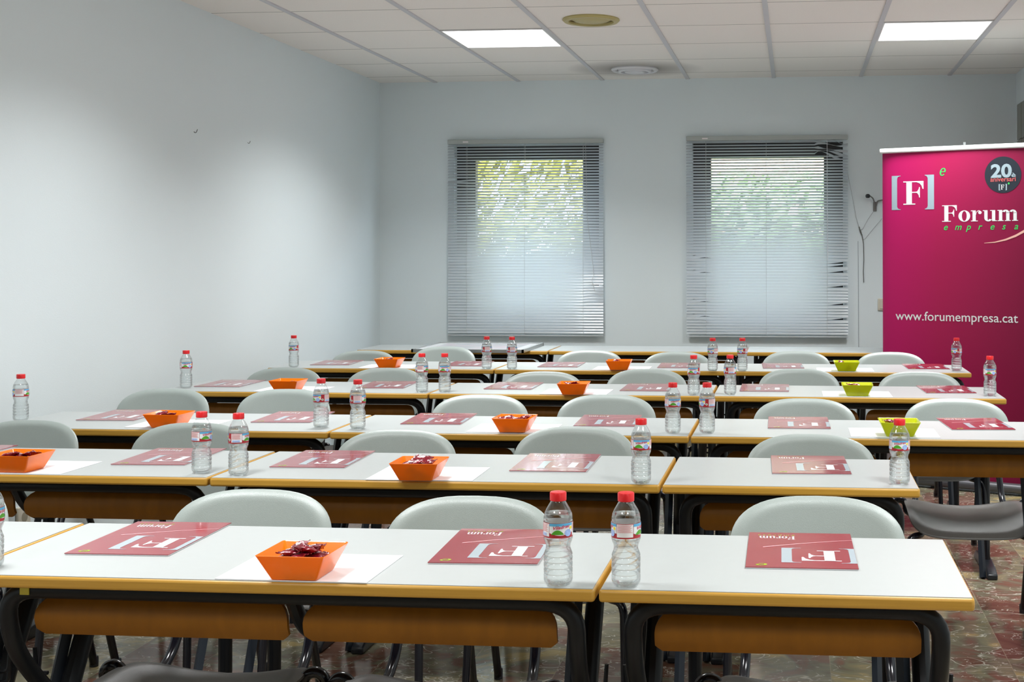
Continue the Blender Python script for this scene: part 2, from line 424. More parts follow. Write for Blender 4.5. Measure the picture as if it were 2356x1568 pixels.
# ------------------------------------------------------------------ venetian blinds
M['slat'] = translucent_plastic('grey_white_slat', (.62, .65, .64), (.62, .72, .88), .22)
M['rail'] = mat('grey_blind_rail', (.42, .45, .43), .4)
M['cord'] = mat('pale_cord', (.5, .5, .5), .8)
def blind(x0, x1, z0, z1, label, bent):
    cx = (x0 + x1) / 2; w = (x1 - x0) / 2
    root = empty('venetian_blind', (cx, ROOM_Y1 - .035, 0)); tag(root, label, 'blind', 'venetian blinds on the back wall')
    MB().box(-w, w, -.016, .024, z1 - .032, z1).build('head_rail', M['rail'], root, bevel=.003)
    n = 66; pitch = (z1 - z0 - .055) / n; sl = MB(); seg = 44
    for i in range(n):
        z = z1 - .045 - pitch * i
        f = i / (n - 1.)
        tilt = math.radians(27 + min(1, f / .62) * 27 + max(0, f - .62) * 8) 
        vs = []; fs = []
        for k in range(seg + 1):
            x = -w + 2 * w * k / seg
            dz, dt = bent(i, x, w)
            t = tilt + dt
            for j, q in enumerate((-.0125, -.004, .004, .0125)):
                crown = .0022 if j in (1, 2) else 0
                vs.append((x, q * math.cos(t) - crown * math.sin(t), z + dz + q * math.sin(t) + crown * math.cos(t)))
        for k in range(seg):
            for j in range(3):
                a = k * 4 + j
                fs.append((a, a + 4, a + 5, a + 1))
        sl.add(vs, fs)
    sl.build('slats', M['slat'], root, sharp=80)
    MB().box(-w, w, -.012, .012, z0, z0 + .010).build('bottom_rail', M['slat'], root, bevel=.002)
    for x in (-w * .755, w * -.005, w * .745):
        c = MB(); c.tube([(x, -.0145, z0 + .01), (x, -.0145, z1 - .03)], .0009, 5); c.tube([(x, .0145, z0 + .01), (x, .0145, z1 - .03)], .0009, 5)
        c.build('ladder_cord', M['cord'], root)
    b = MB().box(-w * .80, -w * .73, -.0175, -.0165, z1 - .022, z1 - .012).build('label_tag', mat('white_tag', (.8, .75, .75), .6), root, smooth=False)
    return root, w
def bent1(i, x, w):
    dz = dt = 0
    if 49 <= i <= 54 and x > w * .74:
        s = (x / w - .74) / .26; dz = -(.012 if i < 52 else .004) * s; dt = .5 * s
    if 12 <= i <= 14 and x < -w * .72:
        s = (-x / w - .72) / .28; dz = (-.010 if i == 12 else .006) * s
    if 44 < i < 56 and x > w * .74: dt += .07
    return dz, dt
def bent2(i, x, w):
    dz = dt = 0
    if i < 5 and x > w * .62:
        s = (x / w - .62) / .38; dz = (.022 - .010 * i) * math.sin(s * 5 + i) - .03 * s * (i > 1); dt = .5 * math.sin(7 * s + i)
    if i == 0: dz -= 0
    if i in (41, 42, 44, 49, 55, 60) and x > w * .74:
        s = (x / w - .74) / .26; dz = .010 * s; dt = -.8 * s
    if i in (39, 44, 54, 59) and x < -w * .70:
        s = (-x / w - .70) / .30; dz = .006 * math.sin(s * 6); dt = .6 * s
    if i > 50 and x > w * .74: dt += .05
    return dz, dt
root, w = blind(-2.445, -1.335, .767, 2.152, 'pale grey venetian blind over the left window', bent1)
MB().tube([(w * .78, -.022, 2.12), (w * .80, -.024, 1.6), (w * .86, -.024, 1.33), (w * .885, -.024, 1.2), (w * .86, -.024, 1.16), (w * .90, -.024, 1.08)], .0014, 6).build('pull_cord', M['cord'], root)
root, w = blind(-.752, .362, .767, 2.160, 'pale grey venetian blind with bent slats over the right window', bent2)
MB().tube([(w * .745, -.022, 2.12), (w * .75, -.024, 1.3)], .0016, 6).build('tilt_wand', mat('clear_white', (.8, .8, .85), .3), root)

# ------------------------------------------------------------------ desks
DH, DD = .75, .465
def desk(name, W, insL, insR, label, double):
    root = empty(name); tag(root, label, 'desk')
    h = W / 2 - .0035
    MB().box(-h, h, 0, DD, DH - .024, DH - .0008).build('wooden_edge', M['edge'], root, bevel=.006)
    MB().box(-h + .004, h - .004, .004, DD - .004, DH - .0035, DH).build('tabletop', M['laminate'], root, smooth=False)
    xl, xr = -W / 2 + insL, W / 2 - insR
    zb, yb = DH - .0375, .050
    # front frame: one bent oval tube, beam with its ends curving down and back
    path = smooth_path([(xl + .012, .225, .43), (xl + .004, .155, .50), (xl, yb + .018, .60), (xl, yb, zb), (xr, yb, zb), (xr, yb + .018, .60), (xr - .004, .155, .50), (xr - .012, .225, .43)], .07, 7)
    MB().tube(path, .0168, 12, ry=.016, upv=(0, 1, 0)).build('front_frame', M['black'], root)
    MB().box(xl + .03, xr - .03, .33, .355, DH - .052, DH - .026).build('rear_rail', M['black'], root, bevel=.003)
    for s, x in ((-1, xl + .012), (1, xr - .012)):
        MB().tube(smooth_path([(x, .41, DH - .026), (x, .33, .60), (x, .235, .44), (x, .23, .035)], .06, 6), .019, 10, ry=.021).build('leg', M['black'], root)
        ft = MB(); ft.prism([(.03, .0), (.03, .022), (.08, .040), (.20, .052), (.27, .052), (.40, .04), (.445, .02), (.445, 0)], lambda a, b, w_, x=x: (x - .021 + w_, a, b), .042)
        ft.build('foot', M['boot'], root, bevel=.006)
        # straight slate-grey stay beside the leg
        MB().tube([(x - .036, .37, DH - .028), (x - .036, .055, .004)], .0135, 4, ry=.017, upv=(0, 1, 0)).build('stay', M['slate'], root, smooth=False)
        hk = MB()
        xo = x + s * .018
        for zz in (.505, .483):
            hk.tube(smooth_path([(xo, .20, zz), (xo + s * .024, .20, zz), (xo + s * .028, .20, zz + .05 + (.0 if zz > .49 else .022))], .012, 4), .0042, 6)
        hk.build('bag_hook', M['black'], root)
    def panel(p0, p1):
        r = .036; z0, z1 = .614, .688
        pts2 = [(p0, z0 + .012)] + [(p0 + r - r * math.cos(a), z1 - r + r * math.sin(a)) for a in [PI / 2 * k / 6 for k in range(7)]]
        pts2 += [(p1 - r + r * math.sin(a), z1 - r + r * math.cos(a)) for a in [PI / 2 * k / 6 for k in range(7)]] + [(p1, z0 + .012), (p1 - .012, z0), (p0 + .012, z0)]
        # bent plywood: bellied towards the sitter's knees
        mb = MB(); n = len(pts2); rows = 7
        pm = MB()
        fr, bk = [], []
        # cut into vertical strips so the board can be curved
        cols = 28
        def top_at(x):
            if x < p0 + r: return z1 - r + math.sqrt(max(0, r * r - (p0 + r - x) ** 2))
            if x > p1 - r: return z1 - r + math.sqrt(max(0, r * r - (x - p1 + r) ** 2))
            return z1
        def bot_at(x):
            e = min(x - p0, p1 - x)
            return z0 + max(0, .012 - e)
        xs_ = [p0 + (p1 - p0) * (.5 - .5 * math.cos(PI * k / cols)) for k in range(cols + 1)]
        vs = []; 
        for side in (0, 1):
            for x in xs_:
                for j in range(rows):
                    z = bot_at(x) + (top_at(x) - bot_at(x)) * j / (rows - 1)
                    q = (z - z0) / (z1 - z0)
                    y = .100 - .016 * math.sin(PI * min(1, max(0, q))) + (.009 if side else 0)
                    vs.append((x, y, z))
        fs = []; S = (cols + 1) * rows
        for k in range(cols):
            for j in range(rows - 1):
                a = k * rows + j
                fs.append((a, a + rows, a + rows + 1, a + 1)); fs.append((S + a, S + a + 1, S + a + rows + 1, S + a + rows))
        for k in range(cols):
            a = k * rows; fs.append((a, S + a, S + a + rows, a + rows)); a += rows - 1; fs.append((a, a + rows, S + a + rows, S + a))
        for k in (0, cols):
            for j in range(rows - 1):
                a = k * rows + j; fs.append((a, a + 1, S + a + 1, S + a))
        MB().add(vs, fs).build('wooden_panel', M['veneer'], root)
    if double:
        m_ = (xl + xr) / 2 + .008
        panel(xl + .036, m_ - .017); panel(m_ + .013, xr - .042)
        MB().tube(smooth_path([(m_, yb + .01, zb), (m_, .10, .655), (m_, .17, .605), (m_, .34, .60), (m_, .34, DH - .05)], .05, 5), .013, 8, ry=.017).build('centre_bracket', M['black'], root)
    else:
        panel(xl + .036, xr - .032)
    return root
dd = desk('double_desk', 1.2115, .075, .045, '', True)
sd = desk('single_desk', .662, .058, .055, '', False)
YF = [2.278, 3.325, 4.215, 5.417, 6.573, 7.86]
XB = [-.351, -.345, -.343, -.348, -.335, -.298]
WD = 1.2115
desk_labels = [
 ['white-topped double desk cut off at the left edge of the front row', 'white-topped double desk with an orange bowl and two folders, nearest the camera', 'white-topped single desk with one folder at the right end of the front row'],
 ['white-topped double desk of the second row, beside the left wall', 'white-topped double desk in the middle of the second row', 'white-topped single desk at the right end of the second row'],
 ['white-topped double desk of the third row, beside the left wall', 'white-topped double desk in the middle of the third row', 'white-topped double desk with a lime bowl, right end of the third row'],
 ['white-topped double desk of the fourth row, beside the left wall', 'white-topped double desk in the middle of the fourth row', 'white-topped double desk with a lime bowl, right end of the fourth row'],
 ['white-topped double desk of the fifth row, beside the left wall', 'white-topped double desk in the middle of the fifth row', 'white-topped double desk with a lime bowl, right end of the fifth row'],
 ['white-topped double desk under the left window with a framed print on it', 'bare white-topped double desk under the windows, between two others', 'bare white-topped double desk under the right window, behind the banner']]
index_kids()
first = {'d': True, 's': True}
for r in range(6):
    for c in range(3):
        single = (c == 2 and r < 2)
        W = .662 if single else WD
        x = XB[r] + (-1.5 * WD, -.5 * WD, W / 2)[c]
        proto = sd if single else dd; key = 's' if single else 'd'
        o = proto if first[key] else copy_tree(proto); first[key] = False
        o.location = (x, YF[r], 0)
        tag(o, desk_labels[r][c], 'desk', 'rows of white-topped desks')
        if (r, c) == (0, 1):
            tag(MB().box(-.492, -.474, .0325, .0345, .706, .724).build('tape_scrap', mat('yellow_tape', (.5, .42, .03), .5), o, smooth=False), 'scrap of yellow tape')

# ------------------------------------------------------------------ chairs
def shell(root, name, m, fn, a, b, n_exp, rings=14, segs=56, th=.006, axis='y'):
    """polar super-ellipse sheet; fn(x, q, rr) -> 3D point on the visible face"""
    vs = []; fs = []
    def ring(rr, off):
        out = []
        for k in range(segs):
            t = 2 * PI * k / segs; ct, st = math.cos(t), math.sin(t)
            x = a * rr * math.copysign(abs(ct) ** (2 / n_exp), ct); q = b * rr * math.copysign(abs(st) ** (2 / n_exp), st)
            p = fn(x, q, rr); out.append((p[0] + off[0], p[1] + off[1], p[2] + off[2]))
        return out
    offs = [(0, 0, 0), (0, th, 0) if axis == 'y' else (0, 0, -th)]
    idx = []
    for side in (0, 1):
        vs.append(tuple(c + o for c, o in zip(fn(0, 0, 0), offs[side]))); ctr = len(vs) - 1; rows = []
        for i in range(1, rings + 1):
            rr = math.sin(PI / 2 * i / rings) ** .9
            s0 = len(vs); vs += ring(rr, offs[side]); rows.append(s0)
        for k in range(segs):
            f = (ctr, rows[0] + k, rows[0] + (k + 1) % segs); fs.append(f if not side else f[::-1])
        for i in range(rings - 1):
            for k in range(segs):
                p, q = rows[i] + k, rows[i] + (k + 1) % segs
                f = (p, p + segs, q + segs, q); fs.append(f if not side else f[::-1])
        idx.append(rows[-1])
    for k in range(segs):
        fs.append((idx[0] + k, idx[1] + k, idx[1] + (k + 1) % segs, idx[0] + (k + 1) % segs))
    return MB().add(vs, fs).build(name, m, root, sharp=60)
def make_chair():
    root = empty('school_chair')
    def back(x, q, rr):
        z = .672 + q; roll = max(0, rr - .86) / .14
        y = -.012 - .040 * (x / .195) ** 2 + .030 * (q / .12) + .013 * roll ** 2 * (.35 + .65 * (q > -.02))
        return (x, y, z)
    shell(root, 'backrest', M['shell'], back, .196, .121, 2.9)
    def seat(x, q, rr):
        y = -.325 + q; u = q / .20; e = abs(x) / .213
        z = .414 + .046 * e ** 2.2 * (1 if u > -.2 else max(0, 1 - (-.2 - u) * 1.1)) - .034 * max(0, -u - .25) ** 1.8 + .008 * max(0, u) ** 2
        z -= .010 * max(0, rr - .9) / .1
        return (x, y, z)
    shell(root, 'seat', M['seat'], seat, .213, .202, 4.2, axis='z')
    for s in (-1, 1):
        MB().tube(smooth_path([(s * .246, -.02, 0.004), (s * .250, -.10, .24), (s * .251, -.190, .38), (s * .2505, -.205, .424)] + [(s * (.227 + .0235 * math.cos(PI * k / 8)), -.207 - .0008 * k, .428 + .0235 * math.sin(PI * k / 8)) for k in range(9)] + [(s * .2025, -.218, .412), (s * .165, -.235, .392)], .012, 3), .0125, 12).build('leg', M['gloss_black'], root)
        MB().tube(smooth_path([(s * .228, -.52, .004), (s * .218, -.48, .375), (s * .165, -.45, .375), (s * .165, -.20, .392), (s * .158, -.09, .43), (s * .152, .005, .60), (s * .148, .022, .70)], .045, 5), .0115, 12).build('side_tube', M['gloss_black'], root)
        for (fx, fy) in ((s * .246, -.02), (s * .228, -.52)):
            MB().lathe([(.014, 0), (.0145, .03), (.012, .034)], 12, (fx, fy, 0)).build('foot_cap', M['boot'], root)
    c = MB()
    c.tube([(-.165, -.30, .380), (.165, -.30, .380)], .010, 8)
    c.build('cross_bar', M['gloss_black'], root)
    return root
ch0 = make_chair(); index_kids()
ORD = ['first', 'second', 'third', 'fourth', 'fifth', 'sixth']
ROWN = ['front', 'second', 'third', 'fourth', 'fifth']
chairs = [
 [(-1.247, 2.908), (-.722, 2.87), (.048, 2.937), (-2.04, 2.928)],
 [(-2.528, 4.07), (-1.95, 4.054), (-1.232, 3.95), (-.692, 4.068), (.046, 3.955)],
 [(-2.561, 5.085), (-2.063, 5.11), (-1.219, 4.97), (-.729, 5.011), (.034, 4.94), (.601, 4.988)],
 [(-2.460, 6.082), (-1.963, 6.109), (-1.172, 5.98), (-.703, 6.15), (.017, 6.22), (.573, 6.12)],
 [(-2.448, 7.209), (-2.075, 7.56), (-1.166, 7.34), (-.657, 7.25), (.005, 7.36), (.53, 7.33)]]
chair_notes = {
 (0, 0): 'grey plastic chair behind the front desk, beyond its left folder',
 (0, 1): 'grey plastic chair behind the front desk, beyond the folder next to the bottle',
 (0, 2): 'grey plastic chair behind the single desk of the front row',
 (0, 3): 'grey plastic chair cut off by the left edge of the photo, front row',
 (1, 4): 'grey plastic chair behind the single desk of the second row',
 (2, 5): 'grey plastic chair at the right end of the third row, its shaded seat showing'}
for r, row in enumerate(chairs):
    for i, (x, y) in enumerate(row):
        o = ch0 if (r, i) == (0, 0) else copy_tree(ch0)
        o.location = (x, y, 0)
        o.rotation_euler[2] = random.uniform(-.03, .03)
        tag(o, chair_notes.get((r, i), 'grey plastic chair with rounded back, %s from the left behind the %s row of desks' % (ORD[i], ROWN[r])), 'chair', 'grey school chairs behind the desks')

# ------------------------------------------------------------------ lettering
def rect(x0, y0, x1, y1): return [(x0, y0), (x1, y0), (x1, y1), (x0, y1)]
def ringpoly(cx, cy, rx, ry, ix, iy, n=28, a0=0, a1=2 * PI):
    out = []
    for k in range(n):
        a = a0 + (a1 - a0) * k / n; b = a0 + (a1 - a0) * (k + 1) / n
        out.append([(cx + rx * math.cos(a), cy + ry * math.sin(a)), (cx + rx * math.cos(b), cy + ry * math.sin(b)),
                    (cx + ix * math.cos(b), cy + iy * math.sin(b)), (cx + ix * math.cos(a), cy + iy * math.sin(a))])
    return out
def disc(cx, cy, rx, ry=None, n=24): return [[(cx + rx * math.cos(2 * PI * k / n), cy + (ry or rx) * math.sin(2 * PI * k / n)) for k in range(n)]]
def glyph(ch):
    """fat-face letters, cap height 1 -> (polygons, advance)"""
    h = .045; X = .66
    if ch == 'F':
        return [rect(.13, 0, .36, 1), rect(0, 0, .50, h), rect(0, 1 - h, .84, 1),
                [(.84, 1 - h), (.55, 1 - h), (.68, .90), (.76, .80), (.80, .66), (.84, .66)],
                rect(.36, .50, .56, .50 + h), [(.52, .50 + h), (.58, .56), (.64, .66), (.655, .74), (.69, .74), (.69, .30), (.655, .30), (.64, .40), (.58, .49), (.52, .50)]], .93
    if ch == 'o':
        return ringpoly(.33, X / 2, .33, X / 2 + .015, .135, X / 2 - .03), .70
    if ch == 'r':
        return [rect(.09, 0, .27, X), rect(0, 0, .38, h), rect(0, X - h, .27, X)] + ringpoly(.44, X * .62, .17, X * .38, .15, X * .32, 10, PI * .35, PI) + disc(.50, X * .80, .095), .66
    if ch == 'u':
        return [rect(.08, .18, .26, X), rect(0, X - h, .26, X), rect(.50, 0, .68, X), rect(.40, X - h, .68, X), rect(.50, 0, .77, h)] + ringpoly(.30, .20, .22, .215, .04, .15, 12, PI, PI * 1.85), .80
    if ch == 'm':
        out = [rect(0, X - h, .26, X)]
        for s in (.08, .47, .86):
            out += [rect(s, 0, s + .18, X - (.0 if s < .1 else .14)), rect(s - .07, 0, s + .25, h)]
        for s in (.47, .86):
            out += ringpoly(s - .03, X - .20, .21, .215, .03, .15, 12, 0, PI * .85)
        return out, 1.13
def word(txt):
    out = []; x = 0
    for c in txt:
        p, adv = glyph(c)
        out += [[(x + a, b) for a, b in q] for q in p]; x += adv
    return out, x
def bracket(w, hgt, bar, mirror=False):
    t = .018 * hgt
    P = [rect(0, 0, bar, hgt), rect(bar, 0, w, t), rect(bar, hgt - t, w, hgt),
         [(bar, t), (bar + bar * .45, t), (bar + bar * .12, t + bar * .15), (bar, t + bar * .45)], [(bar, hgt - t), (bar, hgt - t - bar * .45), (bar + bar * .12, hgt - t - bar * .15), (bar + bar * .45, hgt - t)]]
    return [[(w - a, b) for a, b in q][::-1] for q in P] if mirror else P
_txt = {}
def sans(txt, bold=0.0):
    """Blender's own built-in face as triangles, scaled so that x-height letters start at 0; returns polys, width"""
    k = (txt, bold)
    if k in _txt: return _txt[k]
    cu = bpy.data.curves.new('t', 'FONT'); cu.body = txt; cu.size = 1; cu.offset = bold; cu.resolution_u = 4
    ob = bpy.data.objects.new('t', cu); COL.objects.link(ob)
    dg = bpy.context.evaluated_depsgraph_get(); dg.update()
    me = bpy.data.meshes.new_from_object(ob.evaluated_get(dg))
    P = [[(me.vertices[i].co.x, me.vertices[i].co.y) for i in f.vertices] for f in me.polygons]
    xs_ = [a for q in P for a, _ in q]; x0 = min(xs_)
    P = [[(a - x0, b) for a, b in q] for q in P]
    bpy.data.objects.remove(ob); bpy.data.curves.remove(cu); bpy.data.meshes.remove(me)
    _txt[k] = (P, max(xs_) - x0); return _txt[k]
def xf(P, sx, sy, ox, oy, shear=0): return [[(ox + sx * a + shear * sy * b, oy + sy * b) for a, b in q] for q in P]
def green_e():
    return ringpoly(.40, .42, .40, .42, .20, .33, 22, PI * -.0 + .12, PI * 1.78) + [rect(.15, .38, .76, .46)]

# ------------------------------------------------------------------ printed folders
FW, FH = .212, .305
def make_folder():
    root = empty('printed_folder')
    MB().box(-FW / 2, FW / 2, -FH / 2, FH / 2, .0022, .0036).build('cover', M['cover'], root, smooth=False)
    MB().box(-FW / 2 + .001, FW / 2 - .001, -FH / 2 + .001, FH / 2 - .001, 0, .0021).build('pages', M['pages'], root, smooth=False)
    # reader sits on the far side: u runs from his left, v away from him (towards the camera)
    Z = .0039
    def P3(u, v): return (FW / 2 - u * FW, FH / 2 - v * FH, Z)
    a = FH / FW
    def put(P, sx, u, v, sy=None, shear=0): return xf(P, sx, (sy or sx / a), u, v, shear)
    hh = .405
    bl = [[(max(0.002, x), y) for x, y in q] for q in put(bracket(.36, 1, .19), hh * a * .86, -.038, .465, hh)]
    MB().polys(bl, P3).build('printed_bracket', M['inkgrey'], root, smooth=False)
    MB().polys(put(bracket(.36, 1, .19, True), hh * a * .86, .50, .465, hh), P3).build('printed_bracket', M['inkgrey'], root, smooth=False)
    f, _ = glyph('F'); MB().polys(put(f, .43, .135, .53, .285), P3).build('printed_letter', M['inkwhite'], root, smooth=False)
    wd, ww = word('Forum'); MB().polys(put(wd, .355 / ww, .545, .115, .10), P3).build('printed_word', M['inkwhite'], root, smooth=False)
    e_, we = sans('e m p r e s a'); MB().polys(put(e_, .36 / we, .55, .075, .045, .25), P3).build('printed_small_word', M['inkgreen'], root, smooth=False)
    sw = []
    for k in range(20):
        def c(t):
            u = .855 * t; v = .215 + .235 * t ** 1.25; w_ = .0035 + .0065 * t; return u, v, w_
        u0, v0, w0 = c(k / 20); u1, v1, w1 = c((k + 1) / 20)
        sw.append([(u0, v0 - w0), (u1, v1 - w1), (u1, v1 + w1), (u0, v0 + w0)])
    MB().polys(sw, P3).build('printed_swoosh', M['inkpink'], root, smooth=False)
    MB().polys(put(green_e(), .13, .80, .905, .062, .3), P3).build('printed_green_letter', M['inkgreen'], root, smooth=False)
    return root
fo0 = make_folder(); index_kids()
folders = [
 [(-1.337, 2.598, 1.5), (-.602, 2.590, 2.4), (.010, 2.606, .6)],
 [(-2.50, 3.66, 2), (-1.822, 3.650, 2.8), (-1.356, 3.645, 2.2), (-.674, 3.640, .8), (.039, 3.664, 1.8)],
 [(-2.462, 4.575, 3), (-1.816, 4.575, 3.8), (-1.272, 4.570, 3), (-.660, 4.572, 2), (.011, 4.572, .8), (.619, 4.592, 4)],
 [(-2.581, 5.745, 1), (-1.837, 5.742, 3.5), (-1.257, 5.745, .6), (-.651, 5.725, 0), (-.134, 5.750, .2), (.651, 5.745, 3)],
 [(-2.491, 6.895, 4), (-1.756, 6.885, 1), (-1.243, 6.865, 1), (-.613, 6.868, 1.5), (-.067, 6.885, 3), (.677, 6.900, 2)]]
fnotes = {(0, 0): 'red printed folder left of the orange bowl on the nearest desk', (0, 1): 'red printed folder right of the orange bowl, beside the two near bottles',
          (0, 2): 'red printed folder on the single desk of the front row', (1, 4): 'red printed folder on the single desk of the second row',
          (1, 0): 'red printed folder cut off at the left edge, behind the second-row bowl', (2, 5): 'red printed folder at the right end of the third row, beyond the lime bowl'}
for r, row in enumerate(folders):
    for i, (x, y, a) in enumerate(row):
        o = fo0 if (r, i) == (0, 0) else copy_tree(fo0)
        o.location = (x, y, DH + .0003); o.rotation_euler[2] = math.radians(a)
        tag(o, fnotes.get((r, i), 'red folder with white lettering, %s from the left on the %s row of desks' % (ORD[i], ROWN[r])), 'folder', 'red folders laid out on the desks')

# ------------------------------------------------------------------ bottles
def make_bottle():
    root = empty('water_bottle')
    R = .0262
    prof = [(.001, .004), (.010, .003), (.016, .0005), (.021, .0015), (R - .001, .007), (R, .012)]
    z = .014
    for k in range(4):
        prof += [(R, z), (R, z + .006), (R - .0013, z + .0078), (R, z + .0096)]; z += .0105
    prof += [(R - .0006, .058), (R - .003, .064), (R - .0042, .069), (R - .0038, .074), (R - .001, .081), (R, .085), (R, .087), (R - .0006, .088), (R - .0006, .1155), (R, .1165),
             (R, .122), (R - .0015, .129), (R - .005, .137), (R - .0095, .1445), (.0135, .150), (.0125, .153), (.0125, .166)]
    MB().lathe(prof, 40, close=False).build('bottle_shell', M['clear'], root, sharp=50)
    wp = [(max(.0005, r - .0009), z + .0012 * (z < .01)) for r, z in prof if z < .127]
    wp += [(R - .0028, .130)]
    MB().lathe(wp, 40).build('water', M['water'], root, sharp=50)
    cap = [(.0141, .1515), (.0146, .152), (.0146, .1655), (.0138, .1668), (.001, .1672)]
    cb = MB(); n = 60; vs = []; fs = []
    for (r, z) in cap:
        for k in range(n):
            rr = r + (.0003 if (k % 2 and .1515 < z < .1668 and r > .0142) else 0)
            vs.append((rr * math.cos(2 * PI * k / n), rr * math.sin(2 * PI * k / n), z))
    for i in range(len(cap) - 1):
        for k in range(n):
            a = i * n + k; b = i * n + (k + 1) % n; fs.append((a, b, b + n, a + n))
    MB().add(vs, fs).build('cap', M['red'], root, sharp=50)
    # wrap-around label, drawn in (degrees, height 0..1)
    z0, z1 = .0885, .115; RL = R + .0001
    def on(level): 
        return lambda a, h_: ((RL + level) * math.sin(math.radians(a)), -(RL + level) * math.cos(math.radians(a)), z0 + (z1 - z0) * h_)
    def strip(a0, a1, h0, h1):
        n = max(2, int((a1 - a0) / 6)); return [rect(a0 + (a1 - a0) * k / n, h0, a0 + (a1 - a0) * (k + 1) / n, h1) for k in range(n)]
    lab = MB().polys(strip(0, 360, 0, 1), on(0)).build('label', M['labelred'], root, sharp=30)
    F = [(-50, 50), (140, 240)]; T = [(76, 138), (242, 308)]
    wh = []; gr = []; ye = []; rd = []; pk = []; sky_ = []; drop_ = []
    for a0, a1 in F:
        wh += strip(a0, a1, .34, .98)
        n = 12
        for k in range(n):   # white sky reaching down in a curve
            u0, u1 = k / n, (k + 1) / n; c = lambda u: .34 - .16 * math.sin(PI * min(1, u * 1.15))
            wh.append([(a0 + (a1 - a0) * u0, c(u0)), (a0 + (a1 - a0) * u1, c(u1)), (a0 + (a1 - a0) * u1, .35), (a0 + (a1 - a0) * u0, .35)])
        sky_.append(strip(a0, a1, .80, .98))
        for k in range(8):
            u0, u1 = .08 + .5 * k / 8, .08 + .5 * (k + 1) / 8; hgt = lambda u: .25 + .30 * max(0, math.sin((u - .08) / .5 * PI)) ** .8
            gr.append([(a0 + (a1 - a0) * u0, .24), (a0 + (a1 - a0) * u1, .24), (a0 + (a1 - a0) * u1, hgt(u1)), (a0 + (a1 - a0) * u0, hgt(u0))])
        ye += disc(a0 + (a1 - a0) * .90, .66, 6, .10, 12)
        drop_.append(disc(a0 + (a1 - a0) * .76, .34, 15, .24, 20))
        t, w_ = sans('Viladrau', .02)
        rd += [[(x, y + (x - a0) * .0022) for x, y in q] for q in xf(t, 68 / w_, .30, a0 + 12, .54, 20)]
    for a0, a1 in T:
        wh += strip(a0, a1, .10, .96)
        for k in range(9):
            pk += strip(a0 + 3, a1 - 3 - (k * 7 % 11), .42 + k * .058, .445 + k * .058)
    a0, a1 = T[0]
    bc = []
    for k in range(12): bc += strip(a0 + 8 + k * 3.6, a0 + 10.4 + k * 3.6, .13, .34)
    wh += disc(61, .35, 8, .13, 16); gr += disc(61, .35, 4, .07, 10)
    MB().polys(wh, on(.00025)).build('label_panel', M['inkwhite'], lab, smooth=False)
    for q in sky_: MB().polys(q, on(.0005)).build('label_sky', M['lblue'], lab, smooth=False)
    MB().polys(gr, on(.0007)).build('label_hill', M['lgreen'], lab, smooth=False)
    for q in drop_: MB().polys(q, on(.0009)).build('label_drop', M['lpale'], lab, smooth=False)
    MB().polys(bc, on(.0009)).build('label_barcode', M['lpale'], lab, smooth=False)
    MB().polys(ye, on(.0010)).build('label_sun', M['lyellow'], lab, smooth=False)
    MB().polys(rd, on(.0011)).build('label_word', M['lred2'], lab, smooth=False)
    MB().polys(pk, on(.0005)).build('label_small_print', M['lpink'], lab, smooth=False)
    return root
M['labelred'] = mat('label_dark_red', (.42, .02, .03), .3)
N, L, b = nodes(M['labelred'])
ge = N.new('ShaderNodeNewGeometry'); mx2 = N.new('ShaderNodeMix'); mx2.data_type = 'RGBA'      # unprinted inside of the label
mx2.inputs['A'].default_value = (.42, .02, .03, 1); mx2.inputs['B'].default_value = (.85, .8, .8, 1)
L.new(ge.outputs['Backfacing'], mx2.inputs['Factor']); L.new(mx2.outputs['Result'], b.inputs['Base Color'])
M['lblue'] = mat('label_blue', (.10, .42, .70), .3)
M['lgreen'] = mat('label_green', (.08, .36, .02), .3)
M['lpale'] = mat('label_pale_blue', (.36, .50, .85), .3)
M['lyellow'] = mat('label_yellow', (.9, .75, .02), .3)
M['lred2'] = mat('label_word_red', (.55, .02, .08), .3)
M['lpink'] = mat('label_print_pink', (.72, .22, .22), .4)
bo0 = make_bottle(); index_kids()
bottles = [
 [(-.424, 2.302, 165, 'left of the two large ones nearest the camera, by the desk joint'), (-.302, 2.307, 272, 'right of the two large ones nearest the camera, on the single desk'), (-1.524, 2.332, 80, 'cut off by the left edge of the photo, front row')],
 [(-1.605, 3.390, 125, 'left of the pair at the left desk joint of the second row'), (-1.490, 3.365, 95, 'right of the pair at the left desk joint of the second row'), (-.398, 3.342, 180, 'standing alone left of the right desk joint, second row'), (.267, 3.389, 190, 'at the right end of the single desk in the second row')],
 [(-2.754, 4.397, 255, 'beside the left wall in the third row'), (-1.619, 4.320, 30, 'left of the pair at the left desk joint of the third row'), (-1.482, 4.298, 90, 'right of the pair at the left desk joint of the third row'), (-.404, 4.284, 165, 'left of the pair at the right desk joint of the third row'), (-.291, 4.294, 60, 'right of the pair at the right desk joint of the third row')],
 [(-2.700, 5.550, 325, 'beside the left wall in the fourth row'), (-1.599, 5.460, 275, 'left of the pair at the left desk joint of the fourth row'), (-1.501, 5.468, 175, 'right of the pair at the left desk joint of the fourth row'), (-.426, 5.454, 5, 'left of the pair at the right desk joint of the fourth row'), (-.274, 5.484, 90, 'right of the pair at the right desk joint of the fourth row'), (.806, 5.507, 0, 'at the right end of the fourth row, before the banner')],
 [(-2.632, 6.626, 355, 'beside the left wall in the fifth row'), (-1.591, 6.606, 85, 'left of the pair at the left desk joint of the fifth row'), (-1.455, 6.592, 85, 'right of the pair at the left desk joint of the fifth row'), (-.417, 6.577, 225, 'left of the pair at the right desk joint of the fifth row'), (-.267, 6.589, 40, 'right of the pair at the right desk joint of the fifth row'), (.812, 6.677, 50, 'at the right end of the fifth row, before the banner')]]
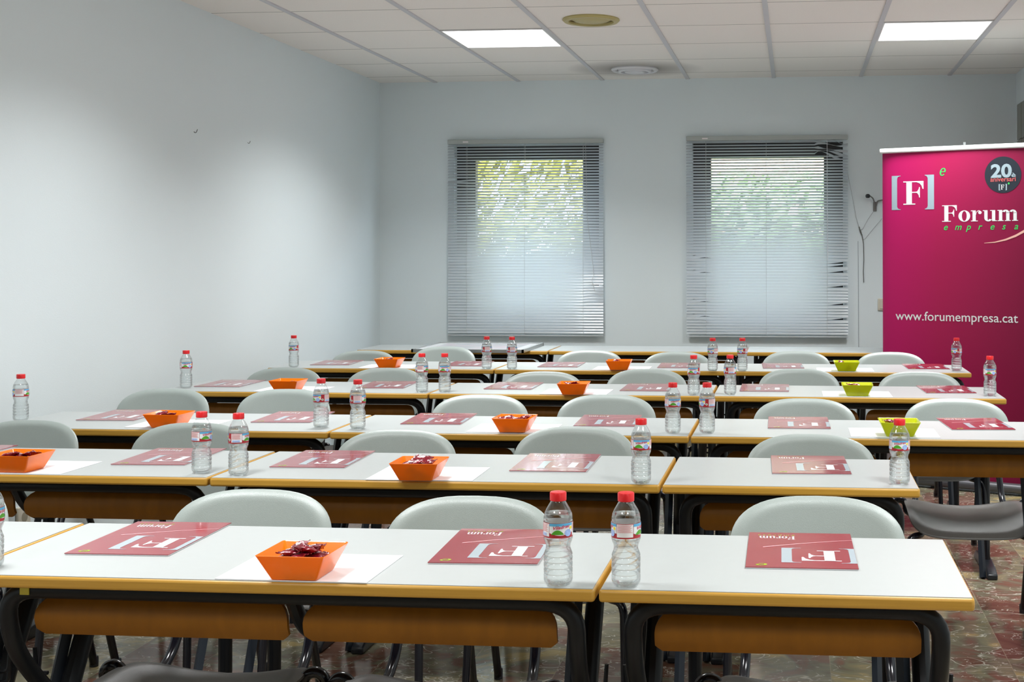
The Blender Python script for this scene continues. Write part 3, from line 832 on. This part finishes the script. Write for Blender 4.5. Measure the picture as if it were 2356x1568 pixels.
for r, row in enumerate(bottles):
    for i, (x, y, a, t) in enumerate(row):
        o = bo0 if (r, i) == (0, 0) else copy_tree(bo0)
        o.location = (x, y, DH + .0003); o.rotation_euler[2] = -math.radians(a)
        tag(o, 'clear water bottle ' + t, 'bottle', 'water bottles on the desks')

# ------------------------------------------------------------------ bowls, paper, sweets
def make_bowl(m, label):
    root = None
    def sq(half, z, rad, n=5):
        out = []
        for cx, cy, a0 in ((1, 1, 0), (-1, 1, PI / 2), (-1, -1, PI), (1, -1, 1.5 * PI)):
            for k in range(n + 1):
                a = a0 + PI / 2 * k / n
                out.append((cx * (half - rad) + rad * math.cos(a), cy * (half - rad) + rad * math.sin(a), z))
        return out
    lv = [(.040, .0005, .006), (.0435, .001, .006), (.0450, .004, .006), (.0640, .0455, .006), (.0650, .0475, .006), (.0640, .048, .005), (.0618, .0465, .005), (.0425, .006, .006), (.039, .0035, .005)]
    rings = [sq(*l) for l in lv]; n = len(rings[0])
    vs = [p for rg in rings for p in rg]; fs = [tuple(range(n - 1, -1, -1))]
    for i in range(len(rings) - 1):
        for k in range(n):
            a = i * n + k; b = i * n + (k + 1) % n; fs.append((a, b, b + n, a + n))
    fs.append(tuple((len(rings) - 1) * n + k for k in range(n)))
    return MB().add(vs, fs).build('square_bowl', m, None, sharp=50)
bo_o = make_bowl(M['orange'], ''); bo_l = make_bowl(M['lime'], '')
def make_sweet(seed):
    rnd = random.Random(seed); nx, ny = 13, 8; vs = []; fs = []
    L_, W_ = rnd.uniform(.044, .052), rnd.uniform(.031, .037)
    cf = [(rnd.uniform(120, 420), rnd.uniform(120, 420), rnd.uniform(0, 6), rnd.uniform(.0003, .0009)) for _ in range(5)]
    bend = rnd.uniform(-4, 3)
    for side in (1, -1):
        for i in range(nx + 1):
            for j in range(ny + 1):
                u = i / nx * 2 - 1; v_ = j / ny * 2 - 1
                th = .0062 * max(0, 1 - (abs(u) / .78) ** 3) * max(0, 1 - abs(v_) ** 2.4)
                x = u * L_ / 2; y = v_ * W_ / 2 * (1 - .12 * (1 - abs(u)))
                z = side * (th + .0002) + sum(a * math.sin(fx * x + fy * y + ph) for fx, fy, ph, a in cf) + bend * x * x
                if abs(u) > .8: z += .0012 * math.sin(j * 2.4 + side)
                vs.append((x, y, z))
    S = (nx + 1) * (ny + 1)
    for i in range(nx):
        for j in range(ny):
            a = i * (ny + 1) + j
            fs.append((a, a + ny + 1, a + ny + 2, a + 1)); fs.append((S + a, S + a + 1, S + a + ny + 2, S + a + ny + 1))
    for i in range(nx):
        a = i * (ny + 1); fs.append((a, S + a, S + a + ny + 1, a + ny + 1)); a += ny; fs.append((a, a + ny + 1, S + a + ny + 1, S + a))
    for j in range(ny):
        fs.append((j, j + 1, S + j + 1, S + j)); a = nx * (ny + 1) + j; fs.append((a, S + a, S + a + 1, a + 1))
    o = MB().add(vs, fs).build('wrapped_sweet', M['sweet'], None, sharp=60)
    pr = [[(-.009 + .004 * k, -.005 + .001 * (k % 2)), (-.006 + .004 * k, -.005), (-.006 + .004 * k, .004), (-.009 + .004 * k, .003 + .002 * (k % 3))] for k in range(5)]
    def on(u, v_):
        th = .0062 * max(0, 1 - (abs(2 * u / L_) / .78) ** 3) * max(0, 1 - abs(2 * v_ / W_) ** 2.4)
        return (u, v_, th + .0009 + sum(a * math.sin(fx * u + fy * v_ + ph) for fx, fy, ph, a in cf) + bend * u * u)
    MB().polys(pr, on).build('printed_mark', M['sweetprint'], o, smooth=False)
    return o
protos = [make_sweet(s) for s in (1, 2, 3)]
index_kids()
used = [False] * 3
def sweet(loc, rot, label, group):
    k = random.randrange(3)
    if used[k]: o = copy_tree(protos[k])
    else: o = protos[k]; used[k] = True
    o.location = loc; o.rotation_euler = rot
    tag(o, label, 'sweet', group)
PW, PH = .285, .212
bowls = [
 (0, -.906, 2.324, 'o', 14, 'nearest the camera', -.912, 2.388), 
 (1, -2.119, 3.382, 'o', 8, 'at the photo\'s left edge', -2.118, 3.441), (1, -.988, 3.352, 'o', 10, 'on the middle desk, second row', -.985, 3.434),
 (2, -2.144, 4.284, 'o', 7, 'on the left desk, third row', -2.150, 4.366), (2, -.935, 4.281, 'o', 8, 'on the middle desk, third row', -.950, 4.352), (2, .336, 4.288, 'l', 7, 'in the third row', .322, 4.350),
 (3, -2.189, 5.450, 'o', 4, 'on the left desk, fourth row', -2.195, 5.535), (3, -.933, 5.432, 'o', 6, 'on the middle desk, fourth row', -.935, 5.525), (3, .257, 5.482, 'l', 6, 'in the fourth row', .257, 5.535),
 (4, -2.113, 6.625, 'o', 6, 'on the left desk, fifth row', -2.13, 6.70), (4, -.898, 6.60, 'o', 5, 'on the middle desk, fifth row', -.893, 6.685), (4, .257, 6.622, 'l', 5, 'in the fifth row', .252, 6.685)]
fo_, fl_ = True, True
SPOTN = ['centre', 'front left corner', 'back right corner', 'front right corner', 'back left corner', 'centre', 'left side', 'right side', 'front side', 'back side', 'front left', 'back right', 'back left', 'front right']
SPOTS = [(0, 0), (-.9, -.8), (.9, .7), (.8, -.9), (-.8, .9), (0, .2), (-1, 0), (1, 0), (0, -1), (.1, 1), (-.6, -.5), (.7, .4), (-.4, .5), (.5, -.5)]
paper0 = None
for (r, x, y, kind, n, where, px_, py_) in bowls:
    colr = 'orange' if kind == 'o' else 'lime green'
    if kind == 'o':
        o = bo_o if fo_ else bo_o.copy()
        if not fo_: COL.objects.link(o)
        fo_ = False
    else:
        o = bo_l if fl_ else bo_l.copy()
        if not fl_: COL.objects.link(o)
        fl_ = False
    bz = DH + .0024
    o.location = (x, y, bz); o.rotation_euler[2] = math.radians(random.uniform(-2, 3))
    tag(o, '%s square bowl of sweets %s' % (colr, where), 'bowl', 'square plastic bowls of sweets')
    if paper0 is None:
        paper0 = MB().box(-PW / 2, PW / 2, -PH / 2, PH / 2, 0, .0016).build('paper_sheet', M['paper'], smooth=False); p = paper0
    else:
        p = paper0.copy(); COL.objects.link(p)
    p.location = (px_, py_, DH + .0003); p.rotation_euler[2] = math.radians(random.uniform(-.8, .8))
    tag(p, 'white paper sheets under the %s bowl %s' % (colr, where), 'paper', 'white paper under the bowls')
    grp = 'sweets in the %s bowl %s' % (colr, where)
    top = {14: .051, 10: .048, 8: .045, 7: .043, 6: .041, 5: .040, 4: .038}[n]
    for k in range(n):
        f = k / max(1, n - 1); z = .012 + (top - .012) * f ** .8
        lim = .012 + .018 * min(1, z / .04)
        sx, sy = SPOTS[k % len(SPOTS)]
        sx = (sx + random.uniform(-.15, .15)) * lim; sy = (sy + random.uniform(-.15, .15)) * lim
        big = .32 if f > .5 else .15
        sweet((x + sx, y + sy, bz + z), (random.uniform(-big, big), random.uniform(-big, big), random.uniform(0, 6.28)), 'crimson sweet, %s %s, in the %s bowl %s' % ('lower' if f < .34 else 'middle' if f < .67 else 'upper', SPOTN[k % len(SPOTS)], colr, where), grp)

# ------------------------------------------------------------------ framed print on the far desk
pr = empty('framed_print', (-1.968, 7.985, DH + .0003)); tag(pr, 'framed colourful print lying flat on the far desk under the left window', 'picture')
M['alu'] = mat('brushed_aluminium', (.45, .47, .47), .3, metal=.8)
M['glassy'] = noise_variation(mat('pale_print', (.7, .8, .8), .12), (.50, .70, .68), (.90, .66, .76), 9, detail=1)
fr = MB(); a_, b_ = .345, .315
for x0, x1, y0, y1 in ((-a_, a_, -b_, -b_ + .012), (-a_, a_, b_ - .012, b_), (-a_, -a_ + .012, -b_, b_), (a_ - .012, a_, -b_, b_)):
    fr.box(x0, x1, y0, y1, 0, .020)
fr.build('frame', M['alu'], pr, smooth=False)
MB().box(-a_ + .012, a_ - .012, -b_ + .012, b_ - .012, .004, .015).build('white_mount', M['inkwhite'], pr, smooth=False)
MB().box(-a_ + .075, a_ - .075, -b_ + .07, b_ - .07, .0152, .016).build('picture_sheet', M['glassy'], pr, smooth=False)

# ------------------------------------------------------------------ roll-up banner
BA = math.radians(-24); bx0, by0 = .506, 7.72
bn = empty('rollup_banner', (bx0, by0, 0), BA); tag(bn, 'magenta roll-up banner with white lettering at the right of the room', 'banner')
BW, BZ0, BZ1 = 1.0, .060, 1.935
mb_ = mat('magenta_banner_film', (.36, .012, .075), .5, Specular_IOR_Level=.25); M['banner'] = mb_
N, L, b = nodes(mb_)
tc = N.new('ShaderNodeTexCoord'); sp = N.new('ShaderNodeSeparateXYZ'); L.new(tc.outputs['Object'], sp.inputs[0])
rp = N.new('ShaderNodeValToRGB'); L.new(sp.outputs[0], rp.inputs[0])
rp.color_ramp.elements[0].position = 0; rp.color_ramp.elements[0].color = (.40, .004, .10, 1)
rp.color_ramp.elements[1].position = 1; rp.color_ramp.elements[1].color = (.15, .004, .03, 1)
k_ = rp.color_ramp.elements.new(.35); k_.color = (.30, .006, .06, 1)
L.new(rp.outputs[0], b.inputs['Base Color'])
def by(u):   # the film bows a little, its left edge curling back
    return .020 * math.exp(-u / .03) - .012 * math.sin(PI * u)
vs = []; fs = []; nu = 44
us = [BW * (k / nu) ** 1.6 for k in range(nu + 1)]
for side in (0, 1):
    for u in us:
        for z in (BZ0, BZ1): vs.append((u, by(u) + (.0015 if side else 0), z))
S = 2 * (nu + 1)
for k in range(nu):
    a = 2 * k; fs += [(a, a + 2, a + 3, a + 1), (S + a, S + a + 1, S + a + 3, S + a + 2), (a, S + a, S + a + 2, a + 2), (a + 1, a + 3, S + a + 3, S + a + 1)]
fs += [(0, 1, S + 1, S), (2 * nu, S + 2 * nu, S + 2 * nu + 1, 2 * nu + 1)]
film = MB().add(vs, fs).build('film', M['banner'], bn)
M['trimwhite'] = mat('pale_metal_bar', (.72, .74, .72), .35)
MB().box(-.006, BW + .006, -.022, .012, BZ1 - .004, BZ1 + .024).build('top_bar', M['trimwhite'], bn, bevel=.008)
MB().box(-.01, BW + .01, -.06, .09, .012, .062).build('base_case', mat('dark_grey_aluminium', (.10, .10, .11), .45, metal=.3), bn, bevel=.02)
for u in (.12, .88):
    MB().box(u - .02, u + .02, -.20, .20, 0, .014).build('foot', M['alu'], bn, bevel=.004)
MB().tube([(BW / 2 - .01, .03, .06), (BW / 2 - .01, .03, BZ1 + .045)], .008, 10).build('support_pole', M['alu'], bn)
def B3(lift): return lambda u, v_: (u, by(u) - lift, v_)
def bput(name, P, m, lift=.0012): MB().polys(P, B3(lift)).build(name, m, film, smooth=False)
BANNER_ART = True
M['bwhite'] = mat('banner_white', (.66, .67, .67), .4); M['bgrey'] = mat('banner_grey', (.27, .35, .39), .4)
M['bgreen'] = mat('banner_green', (.04, .50, .10), .4); M['bdark'] = mat('banner_navy', (.012, .018, .028), .4)
M['bred'] = mat('banner_dull_red', (.50, .10, .10), .4); M['bgold'] = mat('banner_swoosh', (.72, .40, .33), .4)
def bproj(px, py):
    """point of the photograph's banner face in banner coordinates (metres along, height)"""
    d = r2 * ((px - CX) / F_PX) - u2 * ((py - CY) / F_PX) + fw
    ca, sa = math.cos(BA), math.sin(BA)
    # solve t*d.xy = P0 + s*(ca,sa)
    det = d.x * (-sa) + ca * d.y
    t = (bx0 * (-sa) + ca * by0) / det
    s = (d.x * t - bx0) * ca + (d.y * t - by0) * sa
    return s, CZ + d.z * t
def span(px0, py0, px1, py1):
    a, b_ = bproj(px0, py0), bproj(px1, py1); return a[0], a[1], b_[0], b_[1]
x0, z0, x1, z1 = span(2052, 483, 2074, 404)
hB = z1 - z0
bput('printed_bracket', xf(bracket(.28, 1, .17), hB, hB, x0, z0), M['bgrey'])
bput('printed_bracket', xf(bracket(.28, 1, .19, True), hB, hB, bproj(2129, 482)[0], z0), M['bgrey'])
x0, z0, x1, z1 = span(2079, 471, 2126, 416)
f, adv = glyph('F'); bput('printed_letter', xf(f, (x1 - x0) / .84, z1 - z0, x0, z0), M['bwhite'])
x0, z0, x1, z1 = span(2169, 510, 2344, 469)
wd, ww = word('Forum'); bput('printed_word', xf(wd, (x1 - x0) / ww, z1 - z0, x0, z0), M['bwhite'])
x0, z0, x1, z1 = span(2162, 405, 2178, 386)
bput('printed_green_letter', xf(green_e(), (x1 - x0) / .95, (z1 - z0) / .84, x0, z0, .2), M['bgreen'])
P = []
xa, za = bproj(2173, 529); xb, zb_ = bproj(2335, 527)
for k, c in enumerate('empresa'):
    t, w_ = sans(c, .01); s = (xb - xa) * k / 6.
    P += xf(t, .052, .052, xa + s - .002, za, .28)
bput('printed_small_word', P, M['bgreen'])
x0, z0 = bproj(2061, 735); x1, z1 = bproj(2343, 738)
t, w_ = sans('www.forumempresa.cat', .004); s = (x1 - x0) / w_
bput('printed_address', xf(t, s, s * 1.0, x0, z0), M['bwhite'])
cx_, cz_ = bproj(2308.5, 402); rr = bproj(2308.5, 360)[1] - cz_
bput('round_emblem', disc(cx_, cz_, rr, rr, 48), M['bdark'])
x0, z0, x1, z1 = span(2281, 408, 2329, 376)
t, w_ = sans('20', .035); hh = z1 - z0
bput('printed_number', xf(t, (x1 - x0) / w_, hh / .73, x0, z0), M['bgrey'], .0024)
x0, z0 = bproj(2328, 407); t, w_ = sans('è', .02); bput('printed_number', xf(t, .022 / w_ * 1.1, .034, x0, z0), M['bgrey'], .0024)
x0, z0 = bproj(2280, 418); x1, _ = bproj(2338, 417); t, w_ = sans('aniversari', .012); s = (x1 - x0) / w_
bput('printed_word', xf(t, s, s * 1.0, x0, z0), M['bred'], .0024)
x0, z0, x1, z1 = span(2299, 438, 2318, 423)
hb = z1 - z0
bput('printed_bracket', xf(bracket(.3, 1, .2), hb, hb, x0, z0), M['bgrey'], .0024)
bput('printed_bracket', xf(bracket(.3, 1, .2, True), hb, hb, x1 - .3 * hb, z0), M['bgrey'], .0024)
f, adv = glyph('F'); bput('printed_letter', xf(f, hb * .62, hb * .78, x0 + hb * .34, z0 + hb * .12), M['bwhite'], .0024)
bput('printed_green_letter', disc(bproj(2322, 422)[0], bproj(2322, 422)[1], .005, .006, 10), M['bgreen'], .0024)
sw = []
pts = [bproj(*q) for q in ((2266, 559), (2290, 557), (2315, 551), (2338, 542), (2356, 532), (2380, 515))]
wid = [.001, .003, .005, .0065, .0075, .008]
for k in range(5):
    (a, b_), (c, d_) = pts[k], pts[k + 1]
    sw.append([(a, b_ - wid[k]), (c, d_ - wid[k + 1]), (c, d_ + wid[k + 1]), (a, b_ + wid[k])])
bput('printed_swoosh', sw, M['bgold'])

# ------------------------------------------------------------------ small things on the walls
M['hookgrey'] = mat('grey_metal_hook', (.22, .22, .21), .35, metal=.5)
wy = ROOM_Y1
h1 = empty('coat_hook', (.545, wy, 1.68)); tag(h1, 'grey bent coat hook with a black knob beside the banner', 'hook')
MB().tube(smooth_path([(-.036, -.045, .060), (-.012, -.03, .045), (0, -.018, .01), (0, -.010, -.03), (.010, -.012, -.01), (.018, -.018, .025), (.06, -.03, .032), (.075, -.03, .030)], .012, 4), .0052, 8).build('bent_rod', M['hookgrey'], h1)
MB().lathe([(.001, -.014), (.012, -.012), (.017, -.002), (.016, .007), (.009, .014), (.001, .015)], 16, (-.048, -.048, .058)).build('knob', M['boot'], h1)
MB().box(-.010, .014, -.010, -.0005, -.045, .02).build('wall_plate', M['hookgrey'], h1, bevel=.003)
M['string'] = mat('thin_string', (.28, .28, .29), .9)
st = empty('loose_string', (.45, wy, 1.5)); tag(st, 'thin slack string tied from the blind to the coat hook', 'string')
s_ = MB()
s_.tube([(-.09, -.03, .40), (-.065, -.012, .28), (-.03, -.008, .09), (-.012, -.006, .03)], .0010, 5)
s_.tube([(.095, -.012, .145), (.05, -.008, .08), (.015, -.006, .015), (-.002, -.006, .005)], .0010, 5)
s_.tube([(.145, -.012, .085), (.09, -.008, .02), (.03, -.006, -.055), (.012, -.006, -.06)], .0010, 5)
s_.build('strand', M['string'], st)
tw = MB(); tw.tube([(-.012, -.006, .03), (0, -.008, 0), (.012, -.008, -.04), (.020, -.007, -.09), (.022, -.006, -.2), (.018, -.006, -.28), (.021, -.006, -.355)], .0026, 6)
tw.tube([(-.010, -.009, .028), (-.001, -.011, -.01), (.010, -.010, -.03)], .0035, 6)
tw.build('twisted_end', mat('dark_twist', (.12, .12, .11), .8), st)
w1 = MB().tube([(.432, wy - .003, 1.43), (.434, wy - .003, 1.1), (.436, wy - .003, .08)], .0017, 5).build('wall_crack', mat('crack_grey', (.34, .37, .40), .7))  # thin tube standing in for a crack line in the wall
tag(w1, 'thin crack line running straight down the back wall beside the right blind', 'crack')
sw_ = empty('light_switch', (.605, wy, .994)); tag(sw_, 'cream wall switch half hidden behind the left edge of the banner', 'switch')
M['cream'] = mat('cream_plastic', (.62, .58, .48), .4)
MB().box(-.04, .04, -.012, 0, -.042, .042).build('plate', M['cream'], sw_, bevel=.006)
MB().box(-.026, .026, -.017, -.012, -.03, .03).build('rocker', M['cream'], sw_, bevel=.003)
so = empty('wall_socket', (ROOM_X0, 4.72, .34)); tag(so, 'cream wall socket low on the left wall', 'socket')
MB().box(0, .012, -.042, .042, -.042, .042).build('plate', M['cream'], so, bevel=.005)
pk_ = MB()
for k in range(16):
    a = 2 * PI * k / 16; b2 = 2 * PI * (k + 1) / 16
    pk_.add([(.0125, .02 * math.cos(a), .02 * math.sin(a)), (.0125, .02 * math.cos(b2), .02 * math.sin(b2)), (.0125, 0, 0)], [(0, 1, 2)])
pk_.build('socket_well', mat('dark_cream', (.3, .27, .2), .5), so)
for (yy, t) in ((6.146, 'left and larger of two tiny wall hooks high on the left wall'), (6.78, 'right and smaller of two tiny wall hooks high on the left wall')):
    s = .55 if yy < 6.5 else .42
    k = MB().tube(smooth_path([(0, 0, .0), (.012 * s, -.006 * s, -.010 * s), (.022 * s, 0, -.008 * s), (.028 * s, .012 * s, .022 * s)], .004, 4), .003 * s, 6)
    o = k.build('wall_hook', mat('dark_steel', (.06, .06, .06), .4)); o.location = (ROOM_X0 + .001, yy, 1.949); tag(o, t, 'hook', 'tiny hooks on the left wall')
